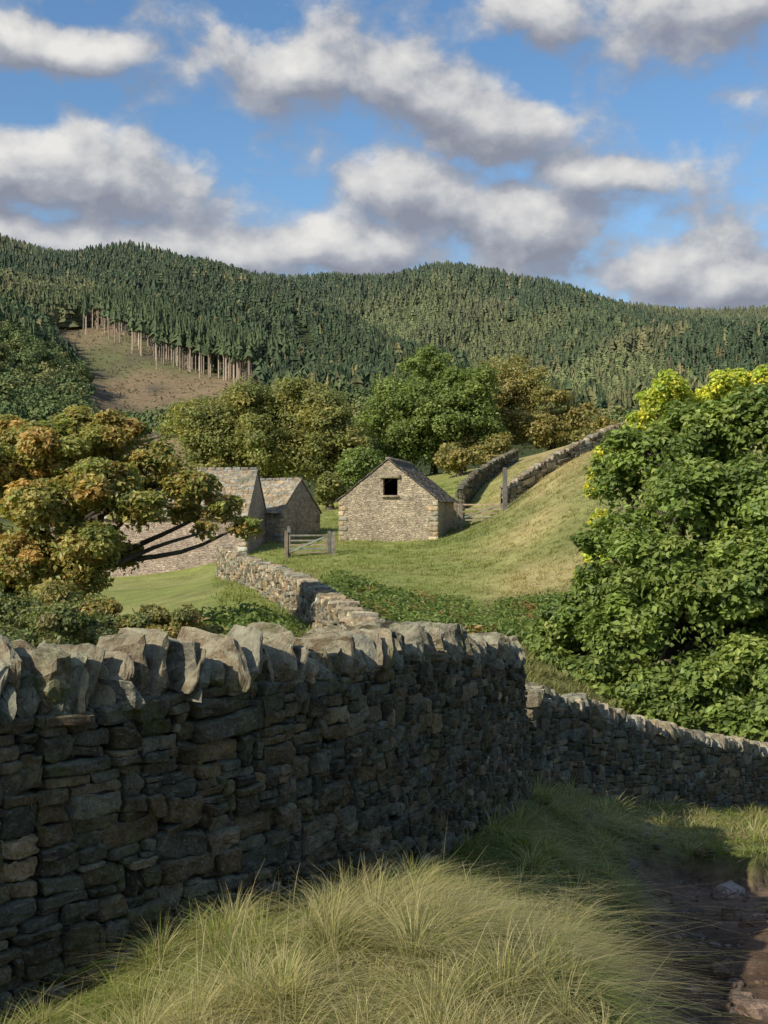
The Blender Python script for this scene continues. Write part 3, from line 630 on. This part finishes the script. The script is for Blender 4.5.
def tufts(B,nt_,xr,yr,nb,hr,wr,spread,straw_bias=0,filt=None,droop=.45):
    x=rng.uniform(*xr,nt_);y=rng.uniform(*yr,nt_)
    k_=(dirt(x,y)<.3)&(dist_poly(x,y,nearw)>.36)&(dist_poly(x,y,w2)>.36)
    if filt is not None: k_&=filt(x,y)
    x,y=x[k_],y[k_];m=len(x)
    st=np.clip(.45+2.0*n2(x,y,1.0,40,2)+rng.normal(0,.2,m)+straw_bias,0,1)
    hh=rng.uniform(*hr,m)*(.6+.6*st)
    comb=np.stack([.3+.8*n2(x,y,.8,44,1),-.2+.8*n2(x,y,.8,45,1)],-1)
    id_=np.repeat(np.arange(m),nb);M_=len(id_)
    off=rng.normal(0,1,(M_,2))*spread*(.6+.8*rng.random(m)[id_])[:,None]
    rx=x[id_]+off[:,0];ry=y[id_]+off[:,1];rz=H(rx,ry)-.01
    h=hh[id_]*rng.uniform(.45,1.25,M_)
    lean=off/spread*droop+comb[id_]+rng.normal(0,.28,(M_,2))
    sw=rng.random(M_)<(.08+.8*st[id_])
    green=np.array([(.17,.235,.052)])*rng.uniform(.65,1.4,(M_,1));green[:,0]*=rng.uniform(.8,1.4,M_)
    straw=np.array([(.62,.53,.26)])*rng.uniform(.55,1.25,(M_,1))
    tb=rng.uniform(.75,1.15,m)[id_][:,None]
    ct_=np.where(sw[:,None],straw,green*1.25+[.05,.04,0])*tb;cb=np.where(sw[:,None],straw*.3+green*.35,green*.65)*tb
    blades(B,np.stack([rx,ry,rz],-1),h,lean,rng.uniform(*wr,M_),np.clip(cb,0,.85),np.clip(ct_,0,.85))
B=Bld()
tufts(B,2000,(-2.4,2.2),(2.6,7),60,(.025,.065),(.0025,.005),.055,-.2)
tufts(B,210,(-2.2,1.4),(3.2,7),260,(.14,.26),(.0022,.004),.038,.25,droop=.95)
tufts(B,1700,(-1.5,4.5),(7,12.5),34,(.035,.08),(.005,.008),.07,-.1)
tufts(B,260,(-.5,4.5),(7,12.5),120,(.14,.25),(.004,.007),.045,.3,droop=.95)
tufts(B,2000,(0,11),(12,22),24,(.05,.12),(.008,.014),.1,-.1)
tufts(B,380,(0,9),(12,21),60,(.16,.28),(.007,.011),.08,.2,droop=.8)
tufts(B,170,(.6,4.5),(4,14),90,(.14,.26),(.004,.007),.05,.3,droop=1.0,filt=lambda x,y:(dtrack(x,y)<.95))
B.build('grass',M_grass)
B=Bld()
m_=170;x=np.concatenate([rng.normal(-.62,.2,70),rng.uniform(-1.2,1.2,100)]);y=np.concatenate([rng.normal(4.5,.2,70),rng.uniform(4.2,7.5,100)]);k_=dist_poly(x,y,nearw)>.4;x,y=x[k_],y[k_];m_=len(x)
blades(B,np.stack([x,y,H(x,y)],-1),rng.uniform(.22,.38,m_),rng.normal(0,.25,(m_,2))+[.15,0],np.full(m_,.003),np.tile((.35,.30,.15),(m_,1)),np.tile((.6,.5,.3),(m_,1)))
B.build('grass_seed_stalks',M_grass)
B=Bld()
nt_=11000;y=rng.uniform(22,100,nt_);x=rng.uniform(-.14,.26,nt_)*y
id_=np.repeat(np.arange(nt_),9);M_=len(id_);off=rng.normal(0,.12,(M_,2));rx=x[id_]+off[:,0];ry=y[id_]+off[:,1]
gc=ground_col(x,y)[id_]
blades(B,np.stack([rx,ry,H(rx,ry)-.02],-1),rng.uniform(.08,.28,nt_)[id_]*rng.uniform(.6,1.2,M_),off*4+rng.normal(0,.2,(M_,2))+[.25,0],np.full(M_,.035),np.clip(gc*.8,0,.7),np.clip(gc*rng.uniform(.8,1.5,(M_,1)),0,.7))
B.build('pasture_grass',M_grass)
# ------------------------------------------------------------ sun & sky
el=math.radians(34);sd=np.array([-.74,-.67]);sd/=np.linalg.norm(sd)
ld=bpy.data.lights.new('sun','SUN');ld.energy=5.0;ld.angle=math.radians(.5);ld.color=(1,.92,.77)
lo=bpy.data.objects.new('sun',ld);scene.collection.objects.link(lo);lo.location=(-20,-20,30)
from mathutils import Vector
lo.rotation_euler=Vector((sd[0]*math.cos(el),sd[1]*math.cos(el),math.sin(el))).to_track_quat('Z','Y').to_euler()
w=bpy.data.worlds.new('World');scene.world=w;w.use_nodes=True;nt=w.node_tree
for n_ in list(nt.nodes): nt.nodes.remove(n_)
sky=N(nt,'ShaderNodeTexSky',sky_type='NISHITA');sky.sun_disc=False;sky.sun_elevation=el;sky.sun_rotation=math.atan2(sd[0],sd[1])%(2*math.pi)
sky.air_density=1.0;sky.dust_density=.6;sky.ozone_density=1.6
gen=N(nt,'ShaderNodeTexCoord').outputs['Generated'];sp=N(nt,'ShaderNodeSeparateXYZ');L(nt,gen,sp.inputs[0])
azn=mth(nt,'ARCTAN2',sp.outputs[0],sp.outputs[1]);eln=mth(nt,'ARCSINE',sp.outputs[2])
cb=N(nt,'ShaderNodeCombineXYZ');L(nt,azn,cb.inputs[0]);L(nt,eln,cb.inputs[1])
blobs=[(300,62,125,54,0),(400,88,160,68,-8),(490,125,140,54,-12),(590,165,100,26,-6),(90,178,215,66,-4),(10,160,110,50,0),(410,195,120,66,0),(520,225,140,66,0),(340,245,190,46,0),(150,248,260,40,0),(650,265,190,56,0),(750,285,130,50,0),
       (540,5,100,44,0),(720,8,140,50,0),(45,38,140,36,0),(0,225,140,40,0),(-300,120,250,70,0),(1100,150,250,80,0)]
def density(vec):
    wn=N(nt,'ShaderNodeTexNoise');wn.inputs['Scale'].default_value=8;wn.inputs['Detail'].default_value=6;L(nt,vec,wn.inputs['Vector'])
    vs=N(nt,'ShaderNodeVectorMath',operation='MULTIPLY_ADD');L(nt,wn.outputs['Color'],vs.inputs[0]);vs.inputs[1].default_value=(.10,.06,0);L(nt,vec,vs.inputs[2])
    v2=N(nt,'ShaderNodeVectorMath',operation='SUBTRACT');L(nt,vs.outputs[0],v2.inputs[0]);v2.inputs[1].default_value=(.05,.03,0)
    acc=None
    for px,py,rx,ry,rt in blobs:
        mp=N(nt,'ShaderNodeMapping',vector_type='TEXTURE');u=(px-384)/F;azv=math.atan(u);ev=math.atan((512-py)/F*math.cos(azv))
        mp.inputs['Location'].default_value=(azv,ev,0);mp.inputs['Rotation'].default_value=(0,0,math.radians(rt));mp.inputs['Scale'].default_value=(rx/F,ry/F,1)
        L(nt,v2.outputs[0],mp.inputs[0]);g=N(nt,'ShaderNodeTexGradient',gradient_type='SPHERICAL');L(nt,mp.outputs[0],g.inputs[0])
        acc=g.outputs['Fac'] if acc is None else mth(nt,'SMOOTH_MAX',acc,g.outputs['Fac'],.2)
    mp=N(nt,'ShaderNodeMapping');mp.inputs['Scale'].default_value=(1,1.35,1);L(nt,vec,mp.inputs[0])
    nz=noise(nt,mp.outputs[0],13,13,.57,.1)
    return mth(nt,'ADD',mth(nt,'POWER',acc,.8),mth(nt,'MULTIPLY',mth(nt,'SUBTRACT',nz,.5),1.85))
D=density(cb.outputs[0])
ov=N(nt,'ShaderNodeVectorMath',operation='ADD');L(nt,cb.outputs[0],ov.inputs[0]);ov.inputs[1].default_value=(-.012,.022,0)
D2=density(ov.outputs[0])
alpha=ramp(nt,D,[(.14,0),(.32,.42),(.46,.88),(.6,1)])
lit=mth(nt,'ADD',.30,mth(nt,'MULTIPLY',mth(nt,'SUBTRACT',D,D2),.95),clamp=True)
cc=ramp(nt,lit,[(0,(2.3,2.5,3.1)),(.35,(3.5,3.7,4.2)),(.6,(5.2,5.25,5.4)),(1,(7.2,7.1,6.9))])
hs=N(nt,'ShaderNodeHueSaturation');hs.inputs['Saturation'].default_value=1.2;hs.inputs['Value'].default_value=1.3;L(nt,sky.outputs[0],hs.inputs['Color'])
fin=mixc(nt,alpha,hs.outputs[0],cc)
bg=N(nt,'ShaderNodeBackground');bg.inputs['Strength'].default_value=.113;L(nt,fin,bg.inputs['Color'])
o=N(nt,'ShaderNodeOutputWorld');L(nt,bg.outputs[0],o.inputs['Surface'])
# ------------------------------------------------------------ camera
cd=bpy.data.cameras.new('camera');cd.sensor_fit='VERTICAL';cd.sensor_height=36;cd.lens=F/1024*36;cd.clip_end=20000;cd.clip_start=.05
co=bpy.data.objects.new('camera',cd);scene.collection.objects.link(co);co.location=(0,0,0);co.rotation_euler=(math.pi/2,0,0);scene.camera=co
